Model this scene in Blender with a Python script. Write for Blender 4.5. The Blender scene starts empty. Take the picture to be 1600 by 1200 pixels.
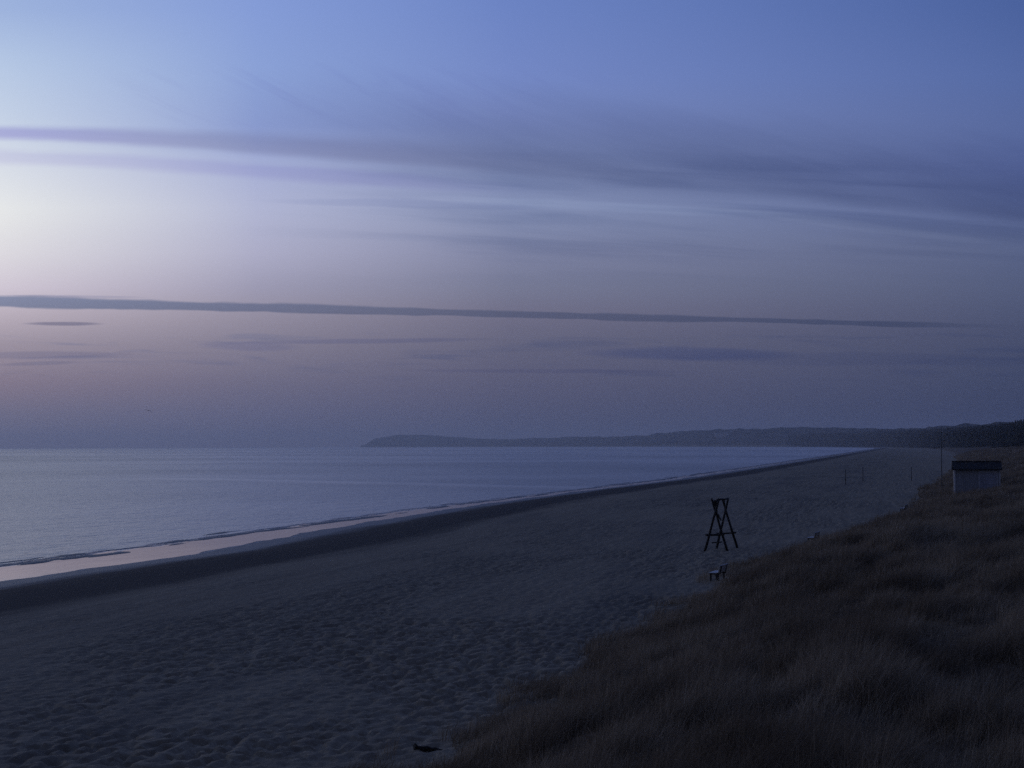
import bpy, bmesh, math, random
import numpy as np
from mathutils import Vector, Matrix, Euler

random.seed(7)
RNG = np.random.default_rng(11)
SC = bpy.context.scene
COL = SC.collection
CAM_Z = 8.2
F = 2900.0

# ------------------------------------------------------------------ helpers
def srgb(r, g, b):
    def f(c):
        c /= 255.0
        return c / 12.92 if c <= 0.04045 else ((c + 0.055) / 1.055) ** 2.4
    return (f(r), f(g), f(b), 1.0)

def sm(a, b, x):
    t = np.clip((np.asarray(x, float) - a) / (b - a), 0, 1)
    return t * t * (3 - 2 * t)

def _hash(ix, iy, seed):
    h = (ix.astype(np.int64) * 374761393 + iy.astype(np.int64) * 668265263 + seed * 974634777) & 0xFFFFFFFF
    h = ((h ^ (h >> 13)) * 1274126177) & 0xFFFFFFFF
    h = (h ^ (h >> 16)) & 0xFFFFFFFF
    return h.astype(float) / 4294967295.0

def noise(x, y, seed=0):
    x = np.asarray(x, float); y = np.asarray(y, float)
    ix = np.floor(x); iy = np.floor(y)
    fx = x - ix; fy = y - iy
    fx = fx * fx * (3 - 2 * fx); fy = fy * fy * (3 - 2 * fy)
    a = _hash(ix, iy, seed); b = _hash(ix + 1, iy, seed)
    c = _hash(ix, iy + 1, seed); d = _hash(ix + 1, iy + 1, seed)
    return (a * (1 - fx) + b * fx) * (1 - fy) + (c * (1 - fx) + d * fx) * fy

def fbm(x, y, seed=0, o=4):
    v = 0; a = 1; t = 0
    for i in range(o):
        v = v + a * noise(x * 2 ** i + 17.3 * i, y * 2 ** i - 9.1 * i, seed + i)
        t += a; a *= 0.5
    return v / t

def tag(o, label=None, cat=None, group=None, kind=None):
    if label: o['label'] = label
    if cat: o['category'] = cat
    if group: o['group'] = group
    if kind: o['kind'] = kind
    return o

def obj_from(name, verts, faces, mat, parent=None, smooth=False):
    me = bpy.data.meshes.new(name)
    me.from_pydata([tuple(v) for v in verts], [], faces)
    me.update()
    o = bpy.data.objects.new(name, me)
    COL.objects.link(o)
    if mat: me.materials.append(mat)
    if smooth:
        for p in me.polygons: p.use_smooth = True
    if parent: o.parent = parent
    return o

def grid_mesh(name, V, nr, nc, mat, attrs=None):
    """V (nr*nc,3) -> quad grid, fast"""
    me = bpy.data.meshes.new(name)
    n = nr * nc
    idx = np.arange(n).reshape(nr, nc)
    q = np.stack([idx[:-1, :-1], idx[:-1, 1:], idx[1:, 1:], idx[1:, :-1]], -1).reshape(-1, 4)
    m = len(q)
    me.vertices.add(n); me.vertices.foreach_set('co', V.astype(np.float32).ravel())
    me.loops.add(m * 4); me.loops.foreach_set('vertex_index', q.astype(np.int32).ravel())
    me.polygons.add(m)
    me.polygons.foreach_set('loop_start', (np.arange(m) * 4).astype(np.int32))
    me.polygons.foreach_set('use_smooth', np.ones(m, bool))
    for k, a in (attrs or {}).items():
        at = me.attributes.new(k, 'FLOAT', 'POINT')
        at.data.foreach_set('value', a.astype(np.float32).ravel())
    me.update(calc_edges=True)
    me.validate()
    me.materials.append(mat)
    o = bpy.data.objects.new(name, me); COL.objects.link(o)
    return o

def empty(name, loc, rz=0):
    o = bpy.data.objects.new(name, None); COL.objects.link(o)
    o.location = loc; o.rotation_euler = (0, 0, rz)
    return o

class MB:
    def __init__(s): s.bm = bmesh.new()
    def box(s, c, size, rot=None, bev=0.0):
        M = Matrix.Translation(Vector(c)) @ (rot.to_4x4() if rot else Matrix.Identity(4)) @ Matrix.Diagonal((*size, 1))
        r = bmesh.ops.create_cube(s.bm, size=1, matrix=M)
        if bev:
            es = list({e for v in r['verts'] for e in v.link_edges})
            bmesh.ops.bevel(s.bm, geom=es, offset=bev, segments=1, affect='EDGES')
        return s
    def pole(s, a, b, r1, r2=None, seg=9, wob=0.0, n=6):
        a = Vector(a); b = Vector(b); r2 = r1 if r2 is None else r2
        d = (b - a); L = d.length
        q = d.to_track_quat('Z', 'Y')
        rings = []
        for i in range(n + 1):
            t = i / n
            off = Vector((random.uniform(-wob, wob), random.uniform(-wob, wob), 0)) if 0 < i < n else Vector()
            r = r1 + (r2 - r1) * t
            ring = []
            for k in range(seg):
                an = 2 * math.pi * k / seg
                rr = r * random.uniform(1 - wob * 2, 1 + wob * 2)
                ring.append(s.bm.verts.new(a + q @ (Vector((rr * math.cos(an), rr * math.sin(an), L * t)) + off)))
            rings.append(ring)
        for i in range(n):
            for k in range(seg):
                s.bm.faces.new((rings[i][k], rings[i][(k + 1) % seg], rings[i + 1][(k + 1) % seg], rings[i + 1][k]))
        s.bm.faces.new(list(reversed(rings[0]))); s.bm.faces.new(rings[-1])
        return s
    def build(s, name, mat, parent=None, smooth=False):
        me = bpy.data.meshes.new(name)
        bmesh.ops.recalc_face_normals(s.bm, faces=s.bm.faces[:])
        s.bm.to_mesh(me); s.bm.free()
        if smooth:
            for p in me.polygons: p.use_smooth = True
        me.materials.append(mat)
        o = bpy.data.objects.new(name, me); COL.objects.link(o)
        if parent: o.parent = parent
        return o

# ------------------------------------------------------------------ node helpers
class NT:
    def __init__(s, tree): s.t = tree; s.n = tree.nodes; s.l = tree.links
    def new(s, typ, **kw):
        n = s.n.new(typ)
        for k, v in kw.items(): setattr(n, k, v)
        return n
    def put(s, sock, v):
        if isinstance(v, bpy.types.NodeSocket): s.l.new(v, sock)
        else: sock.default_value = v
    def m(s, op, a, b=None, c=None, clamp=False):
        n = s.new('ShaderNodeMath', operation=op); n.use_clamp = clamp
        s.put(n.inputs[0], a)
        if b is not None: s.put(n.inputs[1], b)
        if c is not None: s.put(n.inputs[2], c)
        return n.outputs[0]
    def mr(s, v, a, b, c=0.0, d=1.0, smooth=True):
        n = s.new('ShaderNodeMapRange', interpolation_type='SMOOTHSTEP' if smooth else 'LINEAR')
        for i, x in enumerate((v, a, b, c, d)): s.put(n.inputs[i], x)
        return n.outputs[0]
    def mix(s, f, a, b, blend='MIX'):
        n = s.new('ShaderNodeMix', data_type='RGBA', blend_type=blend)
        s.put(n.inputs[0], f); s.put(n.inputs[6], a); s.put(n.inputs[7], b)
        return n.outputs[2]
    def comb(s, x, y, z=0.0):
        n = s.new('ShaderNodeCombineXYZ')
        for i, v in enumerate((x, y, z)): s.put(n.inputs[i], v)
        return n.outputs[0]
    def noise(s, vec, scale=1.0, detail=3.0, rough=0.5, dist=0.0):
        n = s.new('ShaderNodeTexNoise')
        s.put(n.inputs['Vector'], vec)
        n.inputs['Scale'].default_value = scale; n.inputs['Detail'].default_value = detail
        n.inputs['Roughness'].default_value = rough; n.inputs['Distortion'].default_value = dist
        return n.outputs[0]
    def ramp(s, f, stops):
        n = s.new('ShaderNodeValToRGB'); cr = n.color_ramp
        cr.interpolation = 'LINEAR'
        while len(cr.elements) < len(stops): cr.elements.new(0.5)
        for e, (p, c) in zip(cr.elements, sorted(stops, key=lambda q: q[0])):
            e.position = p; e.color = c
        s.put(n.inputs[0], f)
        return n.outputs[0]

def mat(name, col, rough=0.8, var=0.25, scale=6.0, stretch=(1, 1, 1), bump=0.0, col2=None):
    m = bpy.data.materials.new(name); m.use_nodes = True
    t = NT(m.node_tree); b = m.node_tree.nodes['Principled BSDF']
    tc = t.new('ShaderNodeTexCoord')
    mp = t.new('ShaderNodeMapping'); mp.inputs['Scale'].default_value = stretch
    t.l.new(tc.outputs['Object'], mp.inputs[0])
    nz = t.noise(mp.outputs[0], scale, 4, 0.6)
    c2 = col2 or tuple(c * (1 - var) for c in col[:3]) + (1,)
    c = t.mix(t.mr(nz, 0.35, 0.65), (*col[:3], 1), c2)
    t.l.new(c, b.inputs['Base Color']); b.inputs['Roughness'].default_value = rough
    b.inputs['Specular IOR Level'].default_value = 0.3
    if bump:
        bp = t.new('ShaderNodeBump'); bp.inputs['Strength'].default_value = 1; bp.inputs['Distance'].default_value = bump
        t.l.new(nz, bp.inputs['Height']); t.l.new(bp.outputs[0], b.inputs['Normal'])
    return m

# ------------------------------------------------------------------ geography
# The coast runs almost straight away from the viewpoint and bends round a bay.
P0 = np.array([-31.5, 114.0]); TH = math.atan2(.208, .978)
SD = np.array([math.sin(TH), math.cos(TH)]); ND = np.array([math.cos(TH), -math.sin(TH)])
S_STRAIGHT = 3300.0
def make_path():
    A = [P0 + SD * 2600, P0 + SD * 3300, (770, 4100), (850, 5100), (820, 6300), (551, 8200), (0, 10500), (-520, 12150), (-850, 12900), (-985, 13150), (-1200, 13500), (-1420, 13900)]
    A = [np.array(a, float) for a in A]
    pts = []
    for i in range(1, len(A) - 2):
        p0, p1, p2, p3 = A[i - 1:i + 3]
        for t in np.linspace(0, 1, 60, endpoint=False):
            pts.append(.5 * ((2 * p1) + (-p0 + p2) * t + (2 * p0 - 5 * p1 + 4 * p2 - p3) * t * t + (-p0 + 3 * p1 - 3 * p2 + p3) * t ** 3))
    pts = np.array(pts)
    d = np.r_[0, np.cumsum(np.hypot(*np.diff(pts, axis=0).T))] + S_STRAIGHT
    return d, pts
PD, PP = make_path()
S_END = PD[-1]
def path(s):
    s = np.asarray(s, float)
    lin = P0[None] + s[:, None] * SD[None]
    nx = np.stack([np.interp(s, PD, PP[:, 0]), np.interp(s, PD, PP[:, 1])], -1)
    p = np.where((s > S_STRAIGHT)[:, None], nx, lin)
    e = 40.0
    def q(ss):
        l2 = P0[None] + ss[:, None] * SD[None]
        n2 = np.stack([np.interp(ss, PD, PP[:, 0]), np.interp(ss, PD, PP[:, 1])], -1)
        return np.where((ss > S_STRAIGHT)[:, None], n2, l2)
    t = q(np.minimum(s + e, S_END)) - q(np.minimum(s + e, S_END) - 2 * e)
    t /= np.hypot(t[:, 0], t[:, 1])[:, None]
    return p, np.stack([t[:, 1], -t[:, 0]], -1)

USH_S = [-200, 0, 30, 69, 130, 219, 325, 610, 1500, 3770]
USH_U = [0.5, 0.0, 0.8, -1.7, -3.9, -2.8, 1.1, 2.6, 4, 7]
TOE_S = [-200, -60, 0, 30, 80, 105, 135, 187, 230, 400, 560, 1400, 4000]
TOE_U = [44.6, 44.6, 45.7, 49.7, 53.6, 55.2, 56.5, 57, 60, 67, 73, 88, 92]
CR_U = np.array([0, 1.5, 5, 9, 13, 20, 28, 40, 60, 120])
CR_Z = np.array([0, .28, 1.35, 2.15, 2.45, 2.9, 3.5, 4.6, 5.0, 5.0])
# skyline of the wooded coast, in angle units above the horizon, against bearing
SKX = np.array([562, 572, 582, 600, 620, 640, 700, 760, 850, 930, 1000, 1020, 1060, 1100, 1150, 1160, 1200, 1260, 1340, 1380, 1400, 1450, 1500, 1550, 1600, 1700])
SKH = np.array([0, 5.0, 14.0, 17.0, 16.5, 14.5, 9.6, 8.5, 11.0, 12.3, 13.3, 17.0, 20, 22.4, 22.6, 21, 25.3, 22.3, 20.3, 21.6, 21.5, 24.2, 27, 31, 38.5, 46])

def height(s, u):
    """ground height for path coordinates (vectorised)"""
    s = np.asarray(s, float); u = np.asarray(u, float)
    s, u = np.broadcast_arrays(s, u)
    us = np.interp(s, USH_S, USH_U) + (fbm(s / 9, 0 * s, 3, 3) - .5) * 2.0 + (noise(s / 2.1, 0 * s, 5) - .5) * .35
    v = u - us
    z = np.interp(v, [-60, -20, -2, 0, 4, 11, 26, 44], [-1.6, -.9, -.10, 0, .30, .95, 1.28, 1.42])
    z = np.where(v > 44, 1.42, z)
    # sand bars awash in the shallows
    ub = np.interp(s, [-100, 20, 45, 95, 190, 400, 900], [-7.4, -7.0, -6.6, -3.6, -2.6, -3.8, -5.5])
    wb = np.interp(s, [-100, 45, 190, 900], [.95, .95, .75, 1.4])
    ra = fbm(s / 6.5 + 4.2, u / 1.1, 21, 5)
    rb = fbm(s / 9 + 1.2, u / .8, 25, 4)
    bar2 = np.exp(-((v - ub + 2.2) / .7) ** 2) * (rb * 2.0 - 1.0)
    bar = np.exp(-((v - ub) / wb) ** 2) * (ra * 2.2 - .84 + .17 * sm(40, 170, s))
    z = np.where(v < -.6, np.maximum(z, -.045 + np.minimum(.22 * np.maximum(np.maximum(bar, bar2), 0), .10)), z)
    # gentle beach undulation and wheel / tide lines
    dry = sm(13, 20, v)
    z = z + dry * (fbm(s / 22, u / 7, 31, 3) - .5) * .18
    # trampled sand
    tr = sm(15, 27, v) * (1 - .0 * v) * (.35 + .65 * sm(.38, .62, fbm(s / 14, u / 6, 41, 2))) * (.6 + .4 * sm(26, 38, v))
    a = noise(s * 1.5 + 1.0 * noise(s, u, 1), u * 4.2 + .7 * noise(s * 2, u * 2, 2), 51); b = noise(s * 2.5 + u, u * 6.2, 52); c = noise(s * .8, u * 1.3, 53)
    pit = sm(.52, .66, a) * .060 + sm(.52, .62, b) * .11 + sm(.55, .7, noise(s * 3.4, u * 8.0, 57)) * .03 + (c - .5) * .025
    z = z - tr * pit
    # dunes
    toe = np.interp(s, TOE_S, TOE_U) + (fbm(s / 6, 0 * s, 61, 3) - .5) * 2.0
    w = u - toe
    dz = np.interp(w, CR_U, CR_Z)
    amp = sm(2, 9, w)
    lump = (fbm(s / 8.5, u / 6.0, 71, 4) - .5) * 1.5 * amp
    lump = lump + (noise(s / 22., u / 14., 77) - .5) * 1.6 * sm(6, 18, w)
    # keep the dune low around the camera stand and behind the hut
    scl = np.interp(s, [-200, -60, 0, 60, 100, 150, 260, 420], [.92, .92, .93, .9, .72, .70, 1.0, 1.15])
    z = z + dz * scl + lump
    # wooded hinterland, taller round the bay
    p, n = path(s.ravel()[:: max(1, s.shape[-1])] if s.ndim == 2 else s.ravel())
    c2 = p + n * 200
    D = np.maximum(c2[:, 1], 50.0)
    X = 800 + F * c2[:, 0] / D
    top = CAM_Z + np.interp(X, SKX, SKH) / F * D
    top = np.where(X < 572, np.interp(X, [562, 572], [-3, 12]), top)
    if s.ndim == 2: top = top[:, None]
    far = sm(2300, 3600, s)
    canopy = (fbm(s / 60, u / 60, 81, 4) - .5) * 9 + (noise(s / 24, u / 20, 85) - .5) * 7 + (noise(s / 55, u / 40, 86) - .5) * 8
    zf = 1.4 + (top - 1.4 + canopy * sm(6, 30, top)) * (sm(70, 95, u) * .35 + .65 * sm(90, 230, u)) * (1 - .6 * sm(420, 900, u))
    zf = np.where(u < 60, np.minimum(z, 3), zf)
    z = z * (1 - far) + np.maximum(zf, -2) * far
    return z

def su(x, y):
    d0 = x - P0[0]; d1 = y - P0[1]
    return d0 * SD[0] + d1 * SD[1], d0 * ND[0] + d1 * ND[1]
def ground(x, y):
    s, u = su(np.atleast_1d(np.asarray(x, float)), np.atleast_1d(np.asarray(y, float)))
    r = height(s, u)
    return float(r[0]) if r.size == 1 else r
def hor(px): return 699.5 - .0042 * px
def W(px, py, D):          # a point at distance D seen in direction (px, py)
    return Vector(((px - 800) / F * D, D, CAM_Z - (py - hor(px)) / F * D))

# ------------------------------------------------------------------ terrain mesh
def build_beach():
    rows = [-165.0]
    while rows[-1] < S_END - 40:
        D = rows[-1] + 105
        ds = .6 if D < 24 else min(max(.085, D * D * 4.2e-5), 16.0)
        rows.append(rows[-1] + ds)
    S = np.array(rows)
    U = list(np.arange(-60, -14, 4.0)) + list(np.arange(-12, 14, .2)) + list(np.arange(14, 48, .10)) + list(np.arange(48, 62, .2)) + list(np.arange(62, 100, .6))
    st = .8
    while U[-1] < 1000: U.append(U[-1] + st); st = min(st * 1.12, 14)
    U = np.array(U)
    p, n = path(S)
    z = height(S[:, None], U[None, :])
    # tip of the headland dips under the sea
    z = z - 12 * ((1 - sm(562, 573, 800 + F * p[:, 0] / np.maximum(p[:, 1], 50))) * (S > 8000))[:, None]
    X = p[:, 0][:, None] + n[:, 0][:, None] * U[None]
    Y = p[:, 1][:, None] + n[:, 1][:, None] * U[None]
    V = np.stack([X, Y, z], -1).reshape(-1, 3)
    toe = np.interp(S, TOE_S, TOE_U)[:, None]
    us = np.interp(S, USH_S, USH_U)[:, None]
    print('terrain', len(S), len(U))
    return grid_mesh('beach', V, len(S), len(U), sand_material(),
                     {'inland': np.broadcast_to(U[None] - us, z.shape), 'dune': np.broadcast_to(U[None] - toe, z.shape),
                      'along': np.broadcast_to(S[:, None], z.shape)})

def sand_material():
    m = bpy.data.materials.new('sand'); m.use_nodes = True
    t = NT(m.node_tree); b = m.node_tree.nodes['Principled BSDF']
    at = lambda k: t.new('ShaderNodeAttribute', attribute_name=k).outputs['Fac']
    u, w, s = at('inland'), at('dune'), at('along')
    geo = t.new('ShaderNodeNewGeometry').outputs['Position']
    sv = t.comb(t.m('MULTIPLY', s, .035), t.m('MULTIPLY', u, .35))
    wob = t.m('MULTIPLY', t.m('SUBTRACT', t.noise(sv, 1, 4, .6), .5), 5.0)
    uu = t.m('ADD', u, wob)
    streak = t.noise(t.comb(t.m('MULTIPLY', s, .05), t.m('MULTIPLY', u, 1.1)), 1, 5, .6)
    fine = t.noise(geo, 3.0, 5, .65)
    dry = t.mix(t.mr(streak, .35, .65), (.345, .268, .168, 1), (.43, .340, .215, 1))
    dry = t.mix(t.mr(fine, .3, .7, 0, .5), dry, (.20, .158, .11, 1))
    patch = t.noise(t.comb(t.m('MULTIPLY', s, .02), t.m('MULTIPLY', u, .16)), 1, 3, .5)
    dry = t.mix(t.mr(patch, .5, .72, 0, .45), dry, (.155, .133, .102, 1))
    damp = (.068, .056, .044, 1)
    wet = (.125, .105, .082, 1)
    c = t.mix(t.mr(uu, 15.0, 18.5), damp, dry)
    c = t.mix(t.mr(uu, 4.5, 7.5), wet, c)
    zz = t.new('ShaderNodeSeparateXYZ'); t.l.new(geo, zz.inputs[0]); zz = zz.outputs[2]
    fo = t.m('MULTIPLY', t.m('MULTIPLY', t.mr(zz, .0, .02), t.mr(zz, .035, .085, 1, 0)), t.mr(t.noise(sv, 9, 4, .7), .50, .62))
    fo = t.m('MULTIPLY', fo, t.mr(u, -1.5, -.5))
    c = t.mix(fo, c, (.55, .56, .58, 1))
    # dune ground: sand mixed with dead grass litter
    litter = t.mix(t.mr(fine, .35, .65), (.10, .068, .040, 1), (.16, .115, .070, 1))
    c = t.mix(t.mr(t.m('ADD', w, t.m('MULTIPLY', wob, .3)), 0, 2.5), c, litter)
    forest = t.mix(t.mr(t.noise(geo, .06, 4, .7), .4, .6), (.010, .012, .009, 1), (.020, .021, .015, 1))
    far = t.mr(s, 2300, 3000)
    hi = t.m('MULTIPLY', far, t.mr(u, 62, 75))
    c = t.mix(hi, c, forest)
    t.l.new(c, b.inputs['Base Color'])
    ro = t.m('ADD', t.mr(uu, 3.0, 8.0, .55, .9), 0.0)
    t.put(b.inputs['Roughness'], ro)
    t.put(b.inputs['Specular IOR Level'], t.mr(uu, 4.0, 9.0, .3, .1))
    bp = t.new('ShaderNodeBump'); bp.inputs['Strength'].default_value = 1.0
    t.put(bp.inputs['Distance'], t.mr(uu, 3, 20, .004, .05))
    t.put(bp.inputs['Height'], t.noise(geo, 5.0, 4, .6))
    t.l.new(bp.outputs[0], b.inputs['Normal'])
    return m

# ------------------------------------------------------------------ sea
def sea_material():
    m = bpy.data.materials.new('sea_water'); m.use_nodes = True
    t = NT(m.node_tree); b = m.node_tree.nodes['Principled BSDF']
    geo = t.new('ShaderNodeNewGeometry').outputs['Position']
    sp = t.new('ShaderNodeSeparateXYZ'); t.l.new(geo, sp.inputs[0]); x, y = sp.outputs[0], sp.outputs[1]
    s = t.m('ADD', t.m('MULTIPLY', t.m('ADD', x, 31.5), float(SD[0])), t.m('MULTIPLY', t.m('SUBTRACT', y, 114.0), float(SD[1])))
    u = t.m('ADD', t.m('MULTIPLY', t.m('ADD', x, 31.5), float(ND[0])), t.m('MULTIPLY', t.m('SUBTRACT', y, 114.0), float(ND[1])))
    # dark water body under a surface reflection; the ripples keep the mean reflectance well under one
    m.node_tree.nodes.remove(b)
    dif = t.new('ShaderNodeBsdfDiffuse'); dif.inputs['Color'].default_value = (.030, .040, .048, 1)
    glo = t.new('ShaderNodeBsdfGlossy'); glo.inputs['Color'].default_value = (.96, .96, .96, 1)
    fr = t.new('ShaderNodeFresnel'); fr.inputs['IOR'].default_value = 1.333
    mx = t.new('ShaderNodeMixShader')
    t.l.new(dif.outputs[0], mx.inputs[1]); t.l.new(glo.outputs[0], mx.inputs[2])
    t.l.new(mx.outputs[0], m.node_tree.nodes['Material Output'].inputs['Surface'])
    cr = t.ramp(t.m('DIVIDE', t.m('ADD', s, 100), 1000, clamp=True), [(a_, ((10 + b_) / 20,) * 3 + (1,)) for a_, b_ in
        ((0, -7), (.12, -6.3), (.169, -6.9), (.23, -7.6), (.319, -5.4), (.425, -2.4), (.71, -1.8), (1, -2))])
    crf = t.m('SUBTRACT', t.m('MULTIPLY', cr, 20), 10)
    sw = t.m('MULTIPLY', t.m('SUBTRACT', t.noise(t.comb(t.m('MULTIPLY', s, .12), t.m('MULTIPLY', u, .5)), 1, 4, .6), .5), 4)
    calm = t.mr(t.m('ADD', t.m('SUBTRACT', u, crf), sw), -1.6, 0.2)                      # smooth shallows behind the bar
    swell = t.noise(t.comb(t.m('MULTIPLY', s, .012), t.m('MULTIPLY', u, .055)), 1, 3, .5)
    gust = t.noise(t.comb(t.m('MULTIPLY', x, .0028), t.m('MULTIPLY', y, .0022)), 1, 4, .6)
    w1 = t.noise(t.comb(t.m('MULTIPLY', s, .22), t.m('MULTIPLY', u, .75)), 1, 3, .55, .3)
    w2 = t.noise(t.comb(t.m('MULTIPLY', x, 1.1), t.m('MULTIPLY', y, 1.1)), 1, 4, .6)
    w3 = t.noise(t.comb(t.m('MULTIPLY', s, .07), t.m('MULTIPLY', u, .24)), 1, 2, .5)
    h = t.m('ADD', t.m('ADD', t.m('MULTIPLY', w1, .30), t.m('MULTIPLY', w2, .11)), t.m('MULTIPLY', w3, .5))
    # slick over the outer bar: a paler line, a darker one behind it
    bx = t.m('ADD', t.m('MULTIPLY', t.m('ADD', x, 59.0), .76), t.m('MULTIPLY', t.m('SUBTRACT', y, 431.0), .65))
    bx = t.m('ADD', bx, t.m('MULTIPLY', t.m('SUBTRACT', t.noise(geo, .01, 2), .5), 30.0))
    slick = t.m('MULTIPLY', t.mr(bx, -8, 14), t.mr(bx, 12, 22, 1, 0))
    slick = t.m('MULTIPLY', slick, t.mr(x, -110, -70))
    k = t.m('MULTIPLY', t.mr(calm, 0, 1, 1.0, .03, False), t.mr(slick, 0, 1, 1.0, .5, False))
    k = t.m('MULTIPLY', k, t.mr(gust, .35, .65, .8, 1.15))
    h = t.m('ADD', t.m('MULTIPLY', h, k), t.m('MULTIPLY', swell, t.mr(calm, 0, 1, .5, 0, False)))
    bp = t.new('ShaderNodeBump'); bp.inputs['Strength'].default_value = 1.0; bp.inputs['Distance'].default_value = 1.0
    t.put(bp.inputs['Height'], h); t.l.new(bp.outputs[0], glo.inputs['Normal'])
    t.put(glo.inputs['Roughness'], t.mr(calm, 0, 1, .22, .05, False))
    t.put(mx.inputs[0], t.l.new(bp.outputs[0], fr.inputs['Normal']) and None or t.m('MULTIPLY', t.m('MULTIPLY', fr.outputs[0], t.mr(calm, 0, 1, .62, .92, False)), t.m('MULTIPLY', t.mr(gust, .35, .65, 1.10, .90), t.mr(slick, 0, 1, 1.0, 1.07, False))))
    return m

def build_sea():
    xs = np.concatenate([np.linspace(-8500, -1500, 30), np.linspace(-1450, 1450, 60), np.linspace(1500, 8500, 30)])
    ys = np.concatenate([np.linspace(-900, 900, 40), np.linspace(950, 14500, 60)])
    X, Y = np.meshgrid(xs, ys)
    V = np.stack([X, Y, np.zeros_like(X)], -1).reshape(-1, 3)
    return grid_mesh('sea', V, len(ys), len(xs), sea_material())

# ------------------------------------------------------------------ dune grass
def strands(name, P, L, Wd, az, lean, mt):
    n = len(P)
    d = np.stack([np.cos(az), np.sin(az)], -1)
    per = np.stack([-d[:, 1], d[:, 0]], -1)
    rot = RNG.uniform(0, math.pi, n)
    sx = np.stack([np.cos(rot), np.sin(rot)], -1)
    V = np.zeros((n, 5, 3))
    for k, (tt, wd) in enumerate(((0, 1.0), (.5, .8), (1, 0))):
        off = d * (lean * L * tt ** 1.7)[:, None]
        zz = L * tt * (1 - .35 * lean * tt)
        c = np.concatenate([P[:, :2] + off, (P[:, 2] + zz)[:, None]], 1)
        o = np.concatenate([sx * (Wd * wd / 2)[:, None], np.zeros((n, 1))], 1)
        if k < 2: V[:, 2 * k] = c - o; V[:, 2 * k + 1] = c + o
        else: V[:, 4] = c
    base = (np.arange(n) * 5)[:, None]
    loops = np.concatenate([base + np.array([[0, 1, 3, 2]]), base + np.array([[2, 3, 4]])], 1).astype(np.int32)
    me = bpy.data.meshes.new(name)
    me.vertices.add(n * 5); me.vertices.foreach_set('co', V.astype(np.float32).ravel())
    me.loops.add(n * 7); me.loops.foreach_set('vertex_index', loops.ravel())
    me.polygons.add(n * 2)
    ls = np.stack([np.arange(n) * 7, np.arange(n) * 7 + 4], 1).astype(np.int32)
    me.polygons.foreach_set('loop_start', ls.ravel())
    me.update(calc_edges=True)
    me.materials.append(mt)
    o = bpy.data.objects.new(name, me); COL.objects.link(o)
    return o

def grass_material():
    m = bpy.data.materials.new('marram'); m.use_nodes = True
    t = NT(m.node_tree); b = m.node_tree.nodes['Principled BSDF']
    g = t.new('ShaderNodeNewGeometry')
    c = t.ramp(g.outputs['Random Per Island'], [(0, (.21, .158, .105, 1)), (.45, (.36, .275, .18, 1)), (.8, (.54, .42, .285, 1)), (1, (.76, .63, .46, 1))])
    c = t.mix(t.mr(t.noise(g.outputs['Position'], .18, 3), .35, .65), c, (.55, .52, .50, 1), 'MULTIPLY')
    t.l.new(c, b.inputs['Base Color']); b.inputs['Roughness'].default_value = .8
    b.inputs['Specular IOR Level'].default_value = .1
    tr = t.new('ShaderNodeBsdfTranslucent'); t.l.new(c, tr.inputs['Color'])
    mx = t.new('ShaderNodeMixShader'); mx.inputs[0].default_value = .35
    t.l.new(b.outputs[0], mx.inputs[1]); t.l.new(tr.outputs[0], mx.inputs[2])
    t.l.new(mx.outputs[0], m.node_tree.nodes['Material Output'].inputs['Surface'])
    return m

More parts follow.
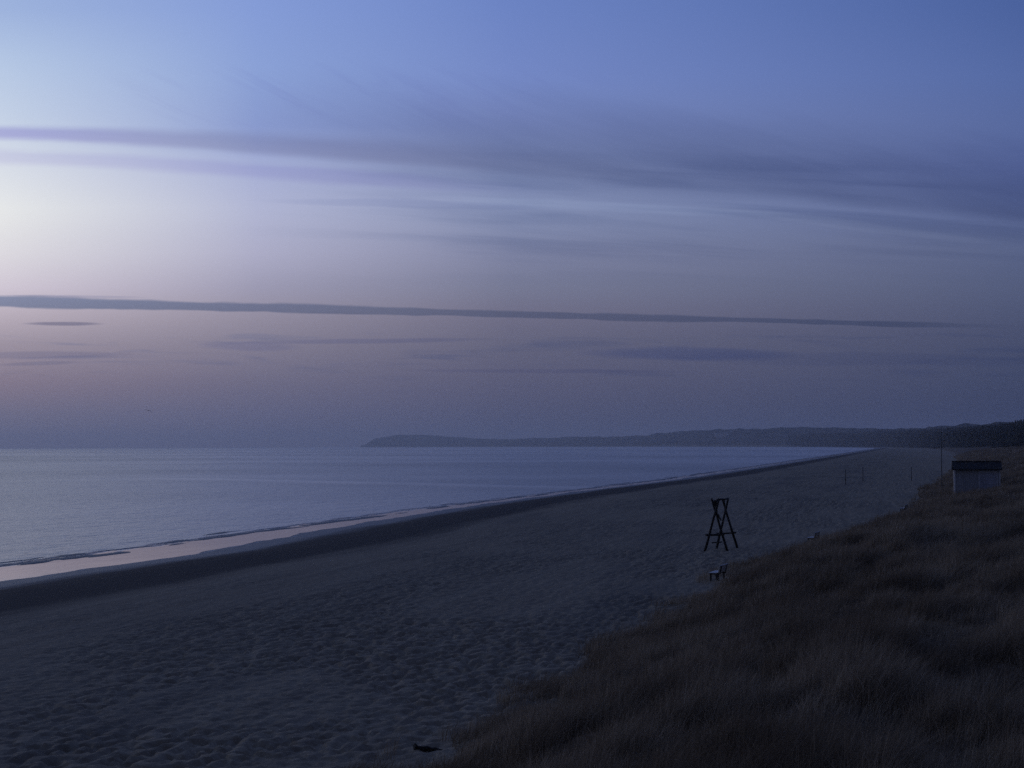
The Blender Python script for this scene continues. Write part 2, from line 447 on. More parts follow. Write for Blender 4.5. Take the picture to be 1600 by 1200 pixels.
def build_grass():
    Ps, Ls, Ws = [], [], []
    for (d0, d1, dens, wd) in ((17, 34, 700, .009), (34, 60, 620, .011), (60, 100, 300, .018), (100, 170, 120, .032), (170, 300, 45, .06), (300, 520, 14, .12), (520, 1000, 3, .28)):
        # sample in the wedge seen from the stand
        a0 = -.13 if d0 < 60 else .03
        a1 = .31
        area = (d1 ** 2 - d0 ** 2) / 2 * (a1 - a0)
        n = int(area * dens)
        D = np.sqrt(RNG.uniform(d0 ** 2, d1 ** 2, n)); A = RNG.uniform(a0, a1, n)
        x = D * A; y = D
        s, u = su(x, y)
        toe = np.interp(s, TOE_S, TOE_U) + (fbm(s / 6, 0 * s, 61, 3) - .5) * 2.0
        w = u - toe
        ue = np.interp(s, [0, 300, 700, 1500], [140, 140, 118, 112])
        tus = fbm(s / 1.5, u / 1.1, 91, 2)
        big = fbm(s / 5, u / 4, 95, 3)
        dens_m = np.maximum(sm(-.8, .9, w), .5 * sm(.56, .64, tus) * sm(-1.3, -.4, w)) * (.30 + .70 * sm(.34, .60, tus)) * (.80 + .20 * sm(.30, .5, big))
        bare = np.exp(-(((x - 1.3) / 1.7) ** 2 + ((y - 36.8) / .9) ** 2)) + np.exp(-(((x - 2.6) / 1.0) ** 2 + ((y - 33.0) / .9) ** 2))
        hutk = (np.abs((x - 53.7)) < 3.2) & (np.abs(y - 214.5) < 3.4)
        for bx_, by_, br_ in ((10.35, 93.5, .5), (20.75, 128., .75), (39.2, 186., .75), (-2.0, 41.4, .6), (-1.7, 40.3, .45)):
            hutk = hutk | ((np.abs(x - bx_) < br_) & (np.abs(y - by_ + .3) < 1.5))
        keep = (RNG.uniform(0, 1, n) < dens_m * (1 - np.clip(bare * 1.1, 0, 1))) & (w > -3) & (u < ue) & ~hutk & (x*x+y*y > 15**2)
        x, y, s, u, tus, big, w = [q[keep] for q in (x, y, s, u, tus, big, w)]
        z = height(s, u)
        Ps.append(np.stack([x, y, z - .03], -1))
        Ls.append((.36 + .78 * sm(.30, .72, tus)) * RNG.uniform(.55, 1.15, len(x)) * (.7 + .5 * big) * (.6 + .4 * sm(0, 3, w)))
        Ws.append(np.full(len(x), wd) * RNG.uniform(.7, 1.3, len(x)))
    P = np.concatenate(Ps); L = np.concatenate(Ls); Wd = np.concatenate(Ws); n = len(P)
    print('blades', n)
    az = RNG.normal(-.25, 1.1, n); lean = np.clip(RNG.normal(.55, .25, n), .05, 1.2)
    o = strands('dune_grass', P, L, Wd, az, lean, grass_material())
    tag(o, 'dry brown marram grass covering the dune slope beside the beach', 'dune grass', kind='stuff')

def find_far_building():
    s = np.linspace(5500, 7600, 120)[:, None]; u = np.linspace(60, 260, 60)[None]
    z = height(s, np.broadcast_to(u, (120, 60)))
    p, n = path(s[:, 0])
    X = p[:, 0][:, None] + n[:, 0][:, None] * u; Y = p[:, 1][:, None] + n[:, 1][:, None] * u
    px = 800 + F * X / Y; h = (z - CAM_Z) / Y * F
    k = np.argmin(np.abs(px - 1131) / 4 + np.abs(h - 13.5))
    i, j = np.unravel_index(k, z.shape)
    print('far building', X[i, j], Y[i, j], z[i, j])
    return Vector((X[i, j], Y[i, j], z[i, j]))

# ------------------------------------------------------------------ woods behind the dunes
def build_wood():
    mt = bpy.data.materials.new('pine_wood'); mt.use_nodes = True
    t = NT(mt.node_tree); b = mt.node_tree.nodes['Principled BSDF']
    g = t.new('ShaderNodeNewGeometry')
    c = t.ramp(g.outputs['Random Per Island'], [(0, (.014, .018, .012, 1)), (.6, (.026, .030, .019, 1)), (1, (.045, .045, .03, 1))])
    t.l.new(c, b.inputs['Base Color']); b.inputs['Roughness'].default_value = .9; b.inputs['Specular IOR Level'].default_value = .05
    n = 14000
    s = RNG.uniform(0, 1, n) ** 1.1 * 5600 + 380
    ue = np.interp(s, [300, 700, 1500, 2300, 2900, 3500, 4500, 6000], [116, 116, 108, 93, 74, 48, 40, 50])
    k = RNG.uniform(0, 1, n)
    u = ue + k ** 1.3 * 95 + (noise(s / 30, s * 0, 5) - .5) * 8
    p, nn = path(s)
    x = p[:, 0] + nn[:, 0] * u; y = p[:, 1] + nn[:, 1] * u
    X = 800 + F * x / y
    ok = ~((np.abs(X - 1131) < 17) & (y > 5000)); s, u, k, x, y, X = [q[ok] for q in (s, u, k, x, y, X)]; n = len(s)
    top = CAM_Z + np.interp(X, SKX, SKH) / F * y
    H = np.minimum(top * RNG.uniform(.80, 1.02, n) * (.78 + .22 * sm(0, .5, k)), 42)
    z0 = height(s, u)
    V = []; Fc = []
    rr = RNG.uniform(0, 1, (n, 40))
    for i in range(n):
        h = max(H[i] - z0[i], 5); zb = z0[i] - .5
        r = 2.2 + 1.8 * rr[i, 0]
        # crown made of jagged overlapping leaf masses, thin trunk
        q = len(V); tr = .22
        for a in (0, 2.09, 4.19): V.append((x[i] + tr * math.cos(a), y[i] + tr * math.sin(a), zb))
        V.append((x[i], y[i], zb + h * .9))
        Fc += [(q, q + 1, q + 3), (q + 1, q + 2, q + 3), (q + 2, q, q + 3)]
        nl = 9 if y[i] < 1500 else 4
        for j in range(nl):
            f = .25 + .75 * (j + rr[i, 1 + j]) / nl
            f = min(f, 1)
            wr = r * (1.15 - .75 * f ** 2) * .8
            ang = 6.28 * rr[i, 12 + j]; off = r * .55 * (1 - f * .7)
            cx = x[i] + off * math.cos(ang); cy = y[i] + off * math.sin(ang); cz = zb + h * f
            th = h * .13 * (.6 + rr[i, 22 + j])
            q = len(V)
            V.append((cx, cy, cz + (0 if f > .98 else th * .4)))
            for a in range(5):
                aa = ang + a * 1.2566; w2 = wr * (.6 + .8 * rr[i, (a * 5 + j) % 40])
                V.append((cx + w2 * math.cos(aa), cy + w2 * math.sin(aa), cz - th * (.5 + rr[i, (a * 3 + j + 7) % 40])))
            for a in range(5): Fc.append((q, q + 1 + a, q + 1 + (a + 1) % 5))
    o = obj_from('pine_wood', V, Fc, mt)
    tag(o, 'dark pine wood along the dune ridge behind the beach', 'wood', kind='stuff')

# ------------------------------------------------------------------ things
M = {}
def materials():
    M['wood'] = mat('weathered_wood', (.035, .030, .026, 1), .85, .5, 5, (1, 1, .25), .006)
    M['benchwood'] = mat('grey_bench_wood', (.66, .64, .60, 1), .45, .35, 6, (3, .4, 3), .003)
    M['benchframe'] = mat('bench_frame_metal', (.04, .04, .042, 1), .6)
    M['hutwall'] = mat('painted_boards', (.52, .52, .52, 1), .55, .2, 2.2, (1, 1, .3))
    M['huttrim'] = mat('pale_trim', (.80, .79, .78, 1), .5, .15, 3)
    M['hutdoor'] = mat('door_paint', (.52, .53, .60, 1), .5, .2, 3, (1, 1, .2))
    M['roof'] = mat('bitumen_roof', (.034, .031, .028, 1), .85, .3, 4, (1, 1, 1), .01)
    M['pole'] = mat('dull_pole', (.13, .13, .13, 1), .55)
    M['post'] = mat('post_paint', (.11, .11, .11, 1), .6)
    M['plank'] = mat('dark_driftwood', (.035, .03, .027, 1), .9, .4, 6, (1, 1, 1), .01)
    M['gull'] = mat('gull_feathers', (.10, .10, .11, 1), .8)
    M['gullw'] = mat('gull_wing', (.05, .05, .055, 1), .8)
    M['far_wall'] = mat('pale_render', (.80, .77, .74, 1), .8)
    M['far_roof'] = mat('grey_roof', (.12, .10, .10, 1), .8)
    M['glass'] = mat('window_dark', (.03, .035, .04, 1), .2)

def trestle():
    D1, D2 = 121.0, 123.6
    def z8(px, py, D): return W(1050 + px / 8, 760 + py / 8, D)
    root = empty('pole_trestle', (z8(600, 800, 122).x, 122.3, ground(z8(600, 800, 122).x, 122.3)))
    o = root.location
    def foot(px, D, dy=0):
        p = z8(px, 800, D); p.y += dy; p.z = ground(p.x, p.y) - .15; return p
    def ab(name, a, b, r1, r2=None, wob=.02):
        mb = MB().pole(Vector(a) - o, Vector(b) - o, r1, r2, 9, wob, 6)
        return mb.build(name, M['wood'], root, True)
    # front pair crossing near the top
    f1 = foot(385, D1); t1 = z8(580, 150, D1 + .12)
    f2 = foot(690, D1, .5); t2 = z8(486, 150, D1 + .45)
    b1 = foot(530, D2); t3 = z8(692, 150, D2 + .12)
    b2 = foot(822, D2, .5); t4 = z8(616, 150, D2 + .45)
    for a, b in ((f1, t1), (f2, t2), (b1, t3), (b2, t4)):
        ab('leg', a, b, .086, .066)
    ab('crossbar', z8(405, 607, D1 + .10), z8(640, 600, D1 + .32), .07)
    ab('crossbar', z8(545, 588, D2 + .05), z8(786, 577, D2 + .32), .055)
    # ridge beam lying in the crotches, and the short tops
    ab('ridge_beam', z8(556, 166, D1 + .1), z8(694, 152, D2 + .1), .062)
    ab('brace', z8(520, 175, D1 + .25), z8(536, 262, D1 + .4), .085)
    ab('brace', z8(552, 170, D1 + .3), z8(538, 262, D1 + .5), .07)
    ab('brace', z8(640, 160, D2 + .25), z8(656, 330, D2 + .4), .05)
    ab('brace', z8(540, 240, D1 + .3), z8(553, 375, D1 + .6), .06)
    ab('brace', z8(560, 345, D1 + .3), z8(600, 420, D2 - .5), .05)
    ab('rung', z8(488, 702, D1 + .4), z8(605, 690, D2 - .2), .045)
    tag(root, 'dark trestle of crossed wooden poles standing on the open sand', 'wooden frame')

def bench(loc, rz, label, sink=0.0):
    root = empty('beach_bench', (loc[0], loc[1], loc[2] - sink), rz)
    # local +x is towards the dune (backrest side), y runs along the shore
    L = 1.7
    for k, x in enumerate((-.30, -.15, 0.0)):
        MB().box((x, 0, .46), (.13, L, .045), None, .008).build('seat', M['benchwood'], root)
    R = Euler((0, math.radians(14), 0)).to_matrix()
    for k in range(3):
        h = .53 + k * .125
        MB().box((.13 + .25 * (h - .46), 0, h), (.045, L, .122), R, .008).build('backrest', M['benchwood'], root)
    for y in (-.62, .62):
        mb = MB()
        mb.box((-.30, y, .20), (.07, .08, .48)).box((.08, y, .20), (.07, .08, .48)).box((-.10, y, .405), (.5, .07, .06))
        mb.build('leg', M['benchframe'], root)
        MB().box((.215, y, .60), (.045, .06, .46), R).build('back_support', M['benchframe'], root)
    tag(root, label, 'bench', 'benches along the foot of the dune')
    return root

def hut():
    c = Vector((53.6, 214.5, 0)); c.z = 2.85
    root = empty('beach_hut', c, -TH)
    w, d, h = 5.1, 3.4, 2.45
    MB().box((0, 0, h / 2 - .3), (w, d, h + .6)).build('wall', M['hutwall'], root)
    # vertical boarding battens on the front
    mb = MB()
    for i in range(20):
        x = -w / 2 + .22 + i * .24
        if .15 < x < 2.35: continue
        mb.box((x, -d / 2 - .012, h / 2 - .1), (.035, .024, h + .1))
    mb.build('batten', M['hutwall'], root)
    for x in (-w / 2 + .06, w / 2 - .06):
        MB().box((x, -d / 2 - .022, h / 2 - .25), (.17, .05, h + .45)).build('corner_board', M['huttrim'], root)
    fr = MB().box((.2, -d / 2 - .02, 1.0), (.13, .06, 2.1)).box((2.2, -d / 2 - .02, 1.0), (.10, .06, 2.1)).box((1.2, -d / 2 - .024, 2.1), (2.1, .06, .12)).build('door_frame', M['huttrim'], root)
    dr = MB().box((1.2, -d / 2 - .012, 1.0), (1.86, .03, 2.05)).build('door', M['hutdoor'], root)
    for k in range(5): MB().box((1.2, -d / 2 - .032, .3 + k * .4), (1.84, .012, .03)).build('rail', M['hutwall'], dr)
    MB().box((.45, -d / 2 - .045, 1.05), (.04, .05, .16)).build('handle', M['pole'], dr)
    # gable roof, ridge along the front
    ov, rise = .22, .88
    x0, x1 = -w / 2 - ov, w / 2 + ov
    yf, yb = -d / 2 - .35, d / 2 + .35
    zt = h - .02; th = .09
    V = [(x0, yf, zt), (x1, yf, zt), (x1, 0, zt + rise), (x0, 0, zt + rise), (x0, yb, zt), (x1, yb, zt),
         (x0, yf, zt - th), (x1, yf, zt - th), (x1, 0, zt + rise - th), (x0, 0, zt + rise - th), (x0, yb, zt - th), (x1, yb, zt - th)]
    Fc = [(0, 1, 2, 3), (3, 2, 5, 4), (7, 6, 9, 8), (8, 9, 10, 11), (0, 6, 7, 1), (4, 5, 11, 10), (0, 3, 9, 6), (3, 4, 10, 9), (1, 7, 8, 2), (2, 8, 11, 5)]
    rf = obj_from('roof', V, Fc, M['roof'], root)
    for sx in (-w / 2, w / 2 - .05):
        g = [(sx, -d / 2, h), (sx, d / 2, h), (sx, 0, h + rise - .2), (sx + .05, -d / 2, h), (sx + .05, d / 2, h), (sx + .05, 0, h + rise - .2)]
        obj_from('gable', g, [(0, 1, 2), (5, 4, 3), (0, 3, 4, 1), (1, 4, 5, 2), (2, 5, 3, 0)], M['hutwall'], root)
    MB().box((0, 0, zt + rise + .02), (w + 2 * ov, .28, .06)).build('ridge_cap', M['roof'], rf)
    MB().box((0, yf - .02, zt - .06), (w + 2 * ov + .02, .035, .16)).build('fascia', M['roof'], rf)
    for sx in (-1, 1):
        pass
    tag(root, 'pale blue-grey beach hut with dark pitched roof on the dune', 'hut')

def mast():
    p = W(1470, 753, 270); z = ground(p.x, p.y)
    r = empty('flagpole', (p.x, p.y, z))
    H = CAM_Z + (hor(1470) - 676) / F * 270 - z
    MB().pole((0, 0, -.2), (0, 0, H), .075, .045, 10).build('pole', M['pole'], r, True)
    MB().pole((0, 0, H), (0, 0, H + .12), .09, .05, 10, 0, 1).build('finial', M['pole'], r, True)
    MB().pole((0, 0, 0), (0, 0, .35), .14, .12, 10, 0, 1).build('base', M['pole'], r, True)
    tag(r, 'tall thin flagpole rising from the dune edge left of the hut', 'flagpole')

def net_posts():
    for (px, py, h, lab) in ((1320, 757, 2.5, 'thin dark volleyball post, leftmost of the three on the far sand'),
                             (1347, 752, 2.7, 'thin dark volleyball post just right of the leftmost post'),
                             (1423, 751, 2.5, 'thin dark volleyball post standing alone, rightmost of the three')):
        D = 330.
        for _ in range(12):
            x = (px - 800) / F * D; g = ground(x, D); D = .5 * D + .5 * (CAM_Z - g) * F / (py - hor(px))
        x = (px - 800) / F * D
        r = empty('volleyball_post', (x, D, ground(x, D)))
        MB().pole((0, 0, -.2), (0, 0, h), .075, .07, 8, .0, 2).build('post', M['post'], r, True)
        MB().pole((0, 0, 0), (0, 0, .3), .12, .10, 8, 0, 1).build('sleeve', M['post'], r, True)
        MB().pole((-.06, 0, h - .15), (.1, 0, h - .15), .02, .02, 6, 0, 1).build('hook', M['post'], r, True)
        tag(r, lab, 'volleyball post', 'volleyball posts on the beach')

def gull():
    p = W(231.5, 641.5, 300)
    r = empty('seagull', p)
    # body: lathe along local y (flight direction), seen from the side and behind
    prof = [(-.24, .01), (-.20, .035), (-.08, .065), (.04, .07), (.13, .05), (.17, .042), (.21, .035), (.24, .012), (.28, .004)]
    V = []; Fc = []
    for y, rr in prof:
        for k in range(8):
            a = k * math.pi / 4; V.append((rr * math.cos(a), y, rr * .85 * math.sin(a)))
    for i in range(len(prof) - 1):
        for k in range(8): Fc.append((i * 8 + k, i * 8 + (k + 1) % 8, i * 8 + 8 + (k + 1) % 8, i * 8 + 8 + k))
    Fc += [tuple(range(7, -1, -1)), tuple(range(len(V) - 8, len(V)))]
    body = obj_from('body', V, Fc, M['gull'], r, True)
    # wings: arched, thick in the middle; left one level, right one drooping
    for sx, zz in ((-1, (0, .07, .05, .0)), (1, (0, .02, -.14, -.34))):
        xs = (.03, .26, .46, .62); ch = (.15, .14, .10, .02); yo = (0, .03, 0, -.09)
        V = []; Fc = []
        for x, z, c, y in zip(xs, zz, ch, yo):
            V += [(sx * x, y + c / 2, z + .02), (sx * x, y, z + .045), (sx * x, y - c / 2, z + .02), (sx * x, y, z + .01)]
        for i in range(3):
            for k in range(4): Fc.append((i * 4 + k, i * 4 + (k + 1) % 4, i * 4 + 4 + (k + 1) % 4, i * 4 + 4 + k))
        Fc += [(3, 2, 1, 0), (12, 13, 14, 15)]
        obj_from('wing', V, Fc, M['gullw'], r, True)
    obj_from('tail', [(-.04, -.22, .01), (.04, -.22, .01), (.07, -.36, .0), (-.07, -.36, .0), (-.04, -.22, -.01), (.04, -.22, -.01), (.07, -.36, -.01), (-.07, -.36, -.01)],
             [(0, 1, 2, 3), (7, 6, 5, 4), (0, 4, 5, 1), (1, 5, 6, 2), (2, 6, 7, 3), (3, 7, 4, 0)], M['gullw'], r)
    r.rotation_euler = (0, math.radians(6), math.radians(20))
    tag(r, 'small dark seagull gliding low over the sea', 'seagull')

def plank():
    p = W(664, 1163, 41.6); z = ground(p.x, p.y) + .05
    mb = MB()
    a = Vector((-.26, -.02, .10)); b = Vector((.40, .25, -.05))
    mb.pole(a, b, .075, .045, 7, .07, 7)
    o = mb.build('driftwood', M['plank'], None)
    o.location = (p.x, p.y, z)
    tag(o, 'short dark piece of driftwood on the sand at the grass edge', 'driftwood')

def far_building():
    p = FARB.copy(); p.z -= 1; p.y -= 10
    r = empty('hillside_building', (p.x, p.y, p.z), math.radians(-32))
    MB().box((0, 0, 4.5), (80, 14, 19)).build('wall', M['far_wall'], r)
    V = [(-41, -8, 14), (41, -8, 14), (41, 8, 14), (-41, 8, 14), (-36, 0, 16.5), (36, 0, 16.5)]
    obj_from('roof', V, [(0, 1, 5, 4), (1, 2, 5), (2, 3, 4, 5), (3, 0, 4), (3, 2, 1, 0)], M['far_roof'], r)
    for i in range(9):
        for k in range(2):
            MB().box((-26 + i * 6.5, -7.05, 6 + k * 4.5), (1.6, .14, 1.8)).build('window', M['glass'], r)
    tag(r, 'pale long building showing among the distant wooded hills', 'building')

# ------------------------------------------------------------------ sky
def world():
    w = bpy.data.worlds.new('World'); SC.world = w; w.use_nodes = True
    t = NT(w.node_tree); bg = w.node_tree.nodes['Background']
    tc = t.new('ShaderNodeTexCoord').outputs['Generated']
    nm = t.new('ShaderNodeVectorMath', operation='NORMALIZE'); t.l.new(tc, nm.inputs[0])
    sp = t.new('ShaderNodeSeparateXYZ'); t.l.new(nm.outputs[0], sp.inputs[0])
    az = t.m('ARCTAN2', sp.outputs[0], sp.outputs[1])
    A = t.m('MULTIPLY', az, F)            # bearing
    E = t.m('MULTIPLY', t.m('ARCSINE', sp.outputs[2]), F)   # height above the horizon
    E = t.m('DIVIDE', E, t.m('MAXIMUM', t.m('COSINE', az), .85))
    fac = t.m('DIVIDE', E, 4555.3, clamp=True)
    def col(stops, hx, tail):
        st = []
        for y, c in stops: st.append((max(hor(hx) - y, 0) / 4555.3, srgb(*c)))
        for e, c in tail: st.append((e / 4555.3, srgb(*c)))
        return t.ramp(fac, st)
    cL = col([(20, (158, 180, 222)), (100, (182, 201, 230)), (190, (200, 213, 233)), (260, (220, 226, 236)), (330, (236, 238, 238)), (400, (226, 223, 229)),
              (450, (214, 205, 218)), (490, (192, 181, 193)), (540, (160, 150, 164)), (600, (134, 123, 141)), (650, (112, 112, 136)), (698, (102, 106, 132))], 0,
             [(1100, (112, 140, 205)), (2200, (72, 98, 165)), (4555, (52, 64, 104))])
    cM = col([(20, (133, 157, 216)), (120, (140, 163, 216)), (200, (142, 160, 212)), (260, (168, 178, 216)), (330, (181, 186, 215)), (400, (176, 176, 202)),
              (450, (160, 158, 182)), (490, (152, 146, 164)), (540, (133, 128, 147)), (600, (110, 108, 132)), (650, (97, 100, 129)), (698, (90, 94, 122))], 400,
             [(1100, (100, 128, 195)), (2200, (66, 92, 158)), (4555, (52, 64, 104))])
    cC = col([(20, (108, 132, 196)), (120, (116, 137, 198)), (200, (122, 138, 190)), (260, (128, 142, 184)), (330, (132, 144, 180)), (400, (126, 132, 163)),
              (450, (119, 123, 149)), (490, (112, 111, 135)), (540, (99, 100, 124)), (600, (88, 90, 117)), (650, (78, 83, 112)), (698, (70, 78, 107))], 800,
             [(1100, (86, 112, 182)), (2200, (60, 84, 150)), (4555, (50, 62, 102))])
    cR = col([(20, (74, 98, 158)), (120, (84, 106, 164)), (200, (87, 105, 158)), (260, (86, 102, 155)), (320, (86, 101, 148)), (380, (88, 100, 137)),
              (450, (82, 92, 124)), (520, (70, 78, 108)), (600, (58, 68, 98)), (650, (50, 60, 90)), (693, (44, 54, 84))], 1600,
             [(1100, (58, 82, 148)), (2200, (48, 70, 132)), (4555, (46, 57, 94))])
    cB = col([(100, (42, 48, 74)), (400, (40, 44, 66)), (690, (32, 36, 50))], 1600, [(2200, (42, 52, 84)), (4555, (46, 57, 94))])
    c = t.mix(t.mr(A, -782, -397, 0, 1, False), cL, cM)
    c = t.mix(t.mr(A, -397, 0, 0, 1, False), c, cC)
    c = t.mix(t.mr(A, 0, 782, 0, 1, False), c, cR)
    aa = t.m('ABSOLUTE', t.m('ADD', A, 1100))       # angle away from the dawn side
    c = t.mix(t.mr(aa, 2000, 5200), c, cB)

    # clouds, all in bearing / elevation on the sky
    n_f = t.noise(t.comb(t.m('MULTIPLY', A, .004), t.m('MULTIPLY', E, .03)), 1, 4, .6)
    def band(c0, slope, hu, hd, amp_nodes, soft_u=.6, soft_d=.6, wob=6.0, quad=0.0):
        ce = t.m('ADD', t.m('MULTIPLY', A, slope), c0)
        if quad: ce = t.m('ADD', ce, t.m('MULTIPLY', t.m('MULTIPLY', A, A), quad))
        d = t.m('ADD', t.m('SUBTRACT', E, ce), t.m('MULTIPLY', t.m('SUBTRACT', n_f, .5), wob))
        up = t.mr(d, t.m('MULTIPLY', hu, 1 - soft_u) if not isinstance(hu, float) else hu * (1 - soft_u), hu, 1, 0)
        nd = t.m('MULTIPLY', d, -1)
        dn = t.mr(nd, hd * (1 - soft_d) if isinstance(hd, float) else t.m('MULTIPLY', hd, 1 - soft_d), hd, 1, 0)
        return t.m('MULTIPLY', t.m('MULTIPLY', up, dn), amp_nodes)
    def shade(c, f, tint): return t.mix(f, c, t.mix(1.0, c, tint, 'MULTIPLY'))
    # long thin stripe low in the sky
    hw = t.m('MULTIPLY', t.mr(A, -900, 700, 11.0, 4.2, False), t.mr(t.noise(t.comb(t.m('MULTIPLY', A, .006), 3.3), 1, 3, .6), .3, .7, .72, 1.2))
    f1 = band(205.5, -.0305, hw, hw, t.m('MULTIPLY', t.mr(A, 560, 800, 1, 0), t.mr(A, -2600, -1500, 0, 1)), .55, .35, 7)
    c = shade(c, f1, t.mix(t.mr(A, -800, 0), (.38, .48, .62, 1), (.56, .64, .74, 1)))
    # upper stripe from the left, opening into a broad veil on the right
    f2 = band(436.0, -.097, t.mr(A, -800, 200, 15, 45, False), t.mr(A, -800, 200, 16, 22, False), t.m('MULTIPLY', t.mr(A, -350, 350, 1, .0), t.mr(A, -2600, -1300, 0, 1)), .85, .8, 12, -3.6e-5)
    c = shade(c, f2, t.mix(t.mr(A, -800, -400), (.66, .62, .86, 1), (.78, .76, .80, 1)))
    # second faint stripe below it
    f2b = band(400.0, -.085, 16.0, 18.0, t.m('MULTIPLY', t.mr(A, -250, 100, 1, 0), t.mr(A, -2600, -1300, 0, 1)), .8, .8, 14, -2e-5)
    c = shade(c, t.m('MULTIPLY', f2b, .55), (.76, .72, .9, 1))
    # the veil: ragged on its upper side with long diagonal streaks
    dg = t.comb(t.m('ADD', t.m('MULTIPLY', A, .0035), t.m('MULTIPLY', E, .006)), t.m('ADD', t.m('MULTIPLY', E, .013), t.m('MULTIPLY', A, .0036)))
    wisp = t.noise(dg, 1.0, 3, .5, .6)
    fib = t.noise(t.comb(t.m('ADD', t.m('MULTIPLY', A, .009), t.m('MULTIPLY', E, .012)), t.m('ADD', t.m('MULTIPLY', E, .04), t.m('MULTIPLY', A, .011))), 1.0, 5, .65, .6)
    wisp = t.m('ADD', t.m('MULTIPLY', wisp, .76), t.m('MULTIPLY', fib, .24))
    lowe = t.m('ADD', t.m('MULTIPLY', A, -.105), 428.0)
    d = t.m('SUBTRACT', E, lowe)
    d = t.m('ADD', d, t.m('MULTIPLY', t.m('SUBTRACT', n_f, .5), 14))
    thick = t.m('ADD', t.mr(A, -700, -250, 70, 150), t.m('MULTIPLY', t.m('SUBTRACT', wisp, .5), 100))
    veil = t.m('MULTIPLY', t.mr(d, t.mr(A, 0, 500, -50, -10), t.mr(A, 0, 500, 30, 12)), t.mr(d, t.m('MULTIPLY', thick, .25), thick, 1, 0))
    veil = t.m('MULTIPLY', veil, t.mr(wisp, .30, .62, .72, 1.0))
    veil = t.m('MULTIPLY', veil, t.m('MULTIPLY', t.mr(A, -620, 150), t.mr(A, 1500, 3500, 1, 0)))
    c = shade(c, veil, (.66, .68, .74, 1))
    # feathery wisps high left
    fe = t.noise(t.comb(t.m('ADD', t.m('MULTIPLY', A, .010), t.m('MULTIPLY', E, .014)), t.m('ADD', t.m('MULTIPLY', E, .026), t.m('MULTIPLY', A, .0095))), 1, 4, .55, 1.2)
    fm = t.m('MULTIPLY', t.m('MULTIPLY', t.mr(A, -720, -480), t.mr(A, -100, 300, 1, 0)), t.m('MULTIPLY', t.mr(E, 470, 530), t.mr(E, 560, 610, 1, 0)))
    c = shade(c, t.m('MULTIPLY', t.mr(fe, .45, .7), fm), (.945, .935, .965, 1))
    # streaky layers between
    st = t.noise(t.comb(t.m('MULTIPLY', A, .0016), t.m('MULTIPLY', t.m('ADD', E, t.m('MULTIPLY', A, .07)), .03)), 1, 5, .55, .3)
    sm_ = t.m('MULTIPLY', t.mr(E, 230, 330), t.mr(E, 420, 480, 1, 0))
    c = shade(c, t.m('MULTIPLY', t.mr(st, .42, .68), t.m('MULTIPLY', sm_, t.mr(A, -500, 100))), (.76, .79, .85, 1))
    # low streak clouds
    lo = t.noise(t.comb(t.m('MULTIPLY', A, .0042), t.m('MULTIPLY', t.m('ADD', E, t.m('MULTIPLY', A, .02)), .05)), 1, 5, .55, .4)
    lm = t.m('MULTIPLY', t.mr(E, 70, 125), t.mr(E, 165, 190, 1, 0))
    c = shade(c, t.m('MULTIPLY', t.mr(lo, .52, .70), t.m('MULTIPLY', lm, .8)), (.70, .78, .92, 1))
    def lens(c, px, py, rx, ry, slope, tint, am=1.0):
        a0 = math.atan((px - 800) / F) * F; e0 = hor(px) - py
        dx = t.m('DIVIDE', t.m('SUBTRACT', A, a0), rx)
        dy = t.m('DIVIDE', t.m('SUBTRACT', E, t.m('ADD', t.m('MULTIPLY', t.m('SUBTRACT', A, a0), slope), e0 - 2.0)), ry)
        dy = t.m('ADD', dy, t.m('MULTIPLY', t.m('SUBTRACT', n_f, .5), 1.4))
        r = t.m('ADD', t.m('MULTIPLY', dx, dx), t.m('MULTIPLY', dy, dy))
        return shade(c, t.mr(r, .15, 1.0, am, 0), tint)
    c = lens(c, 98, 504, 68, 4.0, 0, (.55, .58, .68, 1))
    c = lens(c, 110, 461, 130, 2.5, -.02, (.75, .78, .86, 1), .8)
    c = lens(c, 60, 553, 170, 7, .0, (.74, .78, .88, 1), .8)
    c = lens(c, 60, 566, 70, 4, .03, (.78, .82, .9, 1))
    c = lens(c, 570, 531, 230, 5, .01, (.76, .80, .92, 1), .9)
    c = lens(c, 390, 540, 90, 9, -.03, (.78, .82, .95, 1), .8)
    c = lens(c, 1075, 551, 190, 13, -.01, (.68, .76, .94, 1), 1.0)
    c = lens(c, 860, 578, 260, 4, -.01, (.80, .82, .92, 1), .8)
    c = lens(c, 1350, 560, 350, 14, -.02, (.82, .86, .94, 1), .8)
    c = lens(c, 940, 322, 330, 10, -.05, (1.14, 1.14, 1.10, 1), .8)
    c = lens(c, 1330, 350, 260, 9, -.13, (1.16, 1.14, 1.08, 1), .8)
    c = lens(c, 640, 318, 260, 8, -.03, (.84, .86, .92, 1), .7)
    c = lens(c, 520, 488, 60, 2, -.02, (.85, .86, .9, 1), .7)
    # everything under the horizon: dull water tone
    c = t.mix(t.mr(E, -60, 0), (.012, .015, .025, 1), c)
    # faint physical twilight underneath
    sk = t.new('ShaderNodeTexSky'); sk.sky_type = 'NISHITA'; sk.sun_disc = False
    sk.sun_elevation = math.radians(0.3); sk.sun_rotation = math.radians(-38)
    c = t.mix(0.004, c, sk.outputs[0], 'ADD')
    t.l.new(c, bg.inputs['Color']); bg.inputs['Strength'].default_value = 1.0

def lights():
    L = bpy.data.lights.new('sun', 'SUN'); L.energy = .04; L.angle = math.radians(18); L.color = (1, .82, .74)
    o = bpy.data.objects.new('sun', L); COL.objects.link(o)
    d = Vector((math.sin(math.radians(-38)) * math.cos(math.radians(5)), math.cos(math.radians(-38)) * math.cos(math.radians(5)), math.sin(math.radians(5))))
    o.rotation_euler = d.to_track_quat('Z', 'Y').to_euler()
    o.location = (-200, 200, 100)

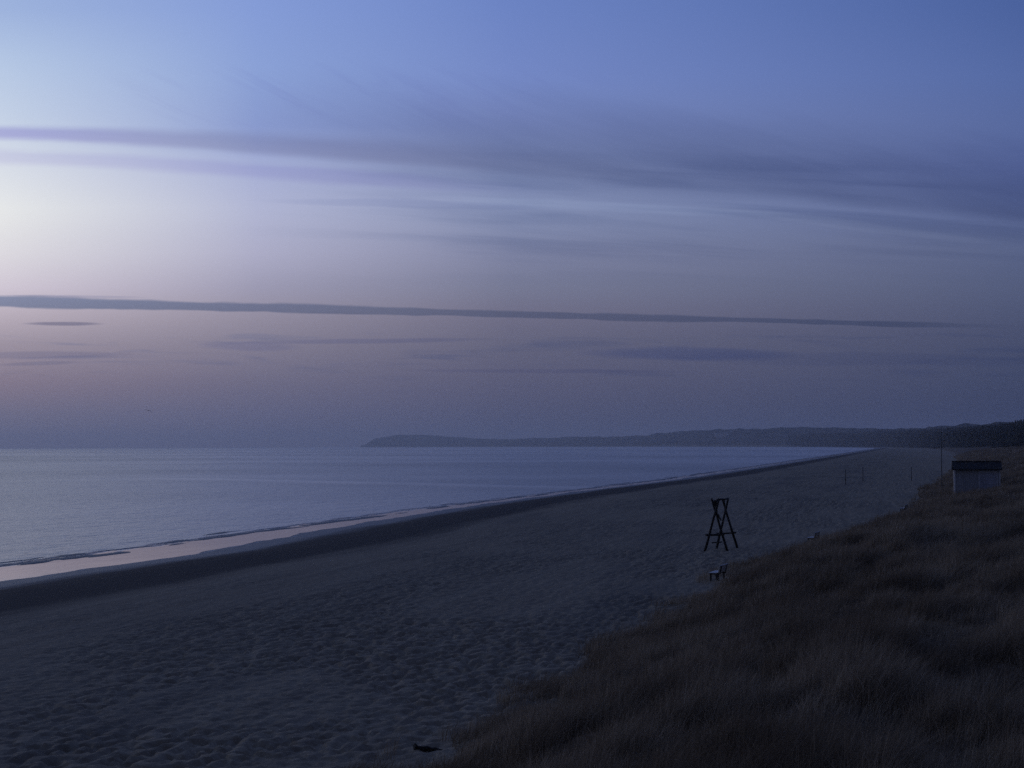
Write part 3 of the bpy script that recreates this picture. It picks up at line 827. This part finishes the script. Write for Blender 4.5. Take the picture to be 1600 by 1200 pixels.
def haze():
    V = [(x, y, z) for x in (-9000, 9000) for y in (-1000, 15500) for z in (-36, 112)]
    o = obj_from('haze', V, [(0, 1, 3, 2), (4, 6, 7, 5), (0, 4, 5, 1), (2, 3, 7, 6), (0, 2, 6, 4), (1, 5, 7, 3)], None)
    m = bpy.data.materials.new('haze_air'); m.use_nodes = True
    nt = m.node_tree; nt.nodes.clear()
    out = nt.nodes.new('ShaderNodeOutputMaterial'); v = nt.nodes.new('ShaderNodeVolumePrincipled')
    v.inputs['Color'].default_value = (1, 1, 1, 1); v.inputs['Density'].default_value = 9.5e-5; v.inputs['Anisotropy'].default_value = .55
    nt.links.new(v.outputs[0], out.inputs['Volume'])
    o.data.materials.append(m)
    tag(o, 'thin morning haze fading the far coast', 'haze', kind='stuff')

def camera():
    cd = bpy.data.cameras.new('camera'); cd.sensor_width = 36; cd.lens = 36 * F / 1600
    cd.clip_start = .5; cd.clip_end = 80000
    o = bpy.data.objects.new('camera', cd); COL.objects.link(o)
    R = Matrix.Rotation(math.radians(90) + math.atan(96.1 / F), 4, 'X') @ Matrix.Rotation(-.0042, 4, 'Z')
    o.matrix_world = Matrix.Translation((0, 0, CAM_Z)) @ R
    SC.camera = o

# ------------------------------------------------------------------ assemble
materials()
tag(build_beach(), kind='structure')
tag(build_sea(), kind='structure')
FARB = find_far_building()
build_grass()
build_wood()
trestle()
def bench_at(px, py, D, label, sink=0.0, rz=0.0):
    x = (px - 800) / F * D
    return bench((x, D, ground(x, D) ), -TH - .13 + rz, label, sink)
bench_at(1122, 905, 93.5, 'weathered wooden bench facing the sea at the grass edge, nearest to the pole trestle', .02)
bench_at(1270, 845, 128, 'low dark bench half hidden by dune grass, between the trestle and the hut', .05)
bench_at(1411, 797, 186, 'small far bench with pale top at the dune foot, closest to the hut', .1)
hut(); mast(); net_posts(); gull(); plank(); far_building()
world(); lights(); haze(); camera()
SC.view_settings.view_transform = 'Standard'; SC.view_settings.look = 'None'
SC.view_settings.gamma = 1; SC.view_settings.exposure = 0
SC.render.engine = 'CYCLES'
cy = SC.cycles
cy.max_bounces = 5; cy.diffuse_bounces = 2; cy.glossy_bounces = 2; cy.transmission_bounces = 1; cy.volume_bounces = 1
cy.use_denoising = False
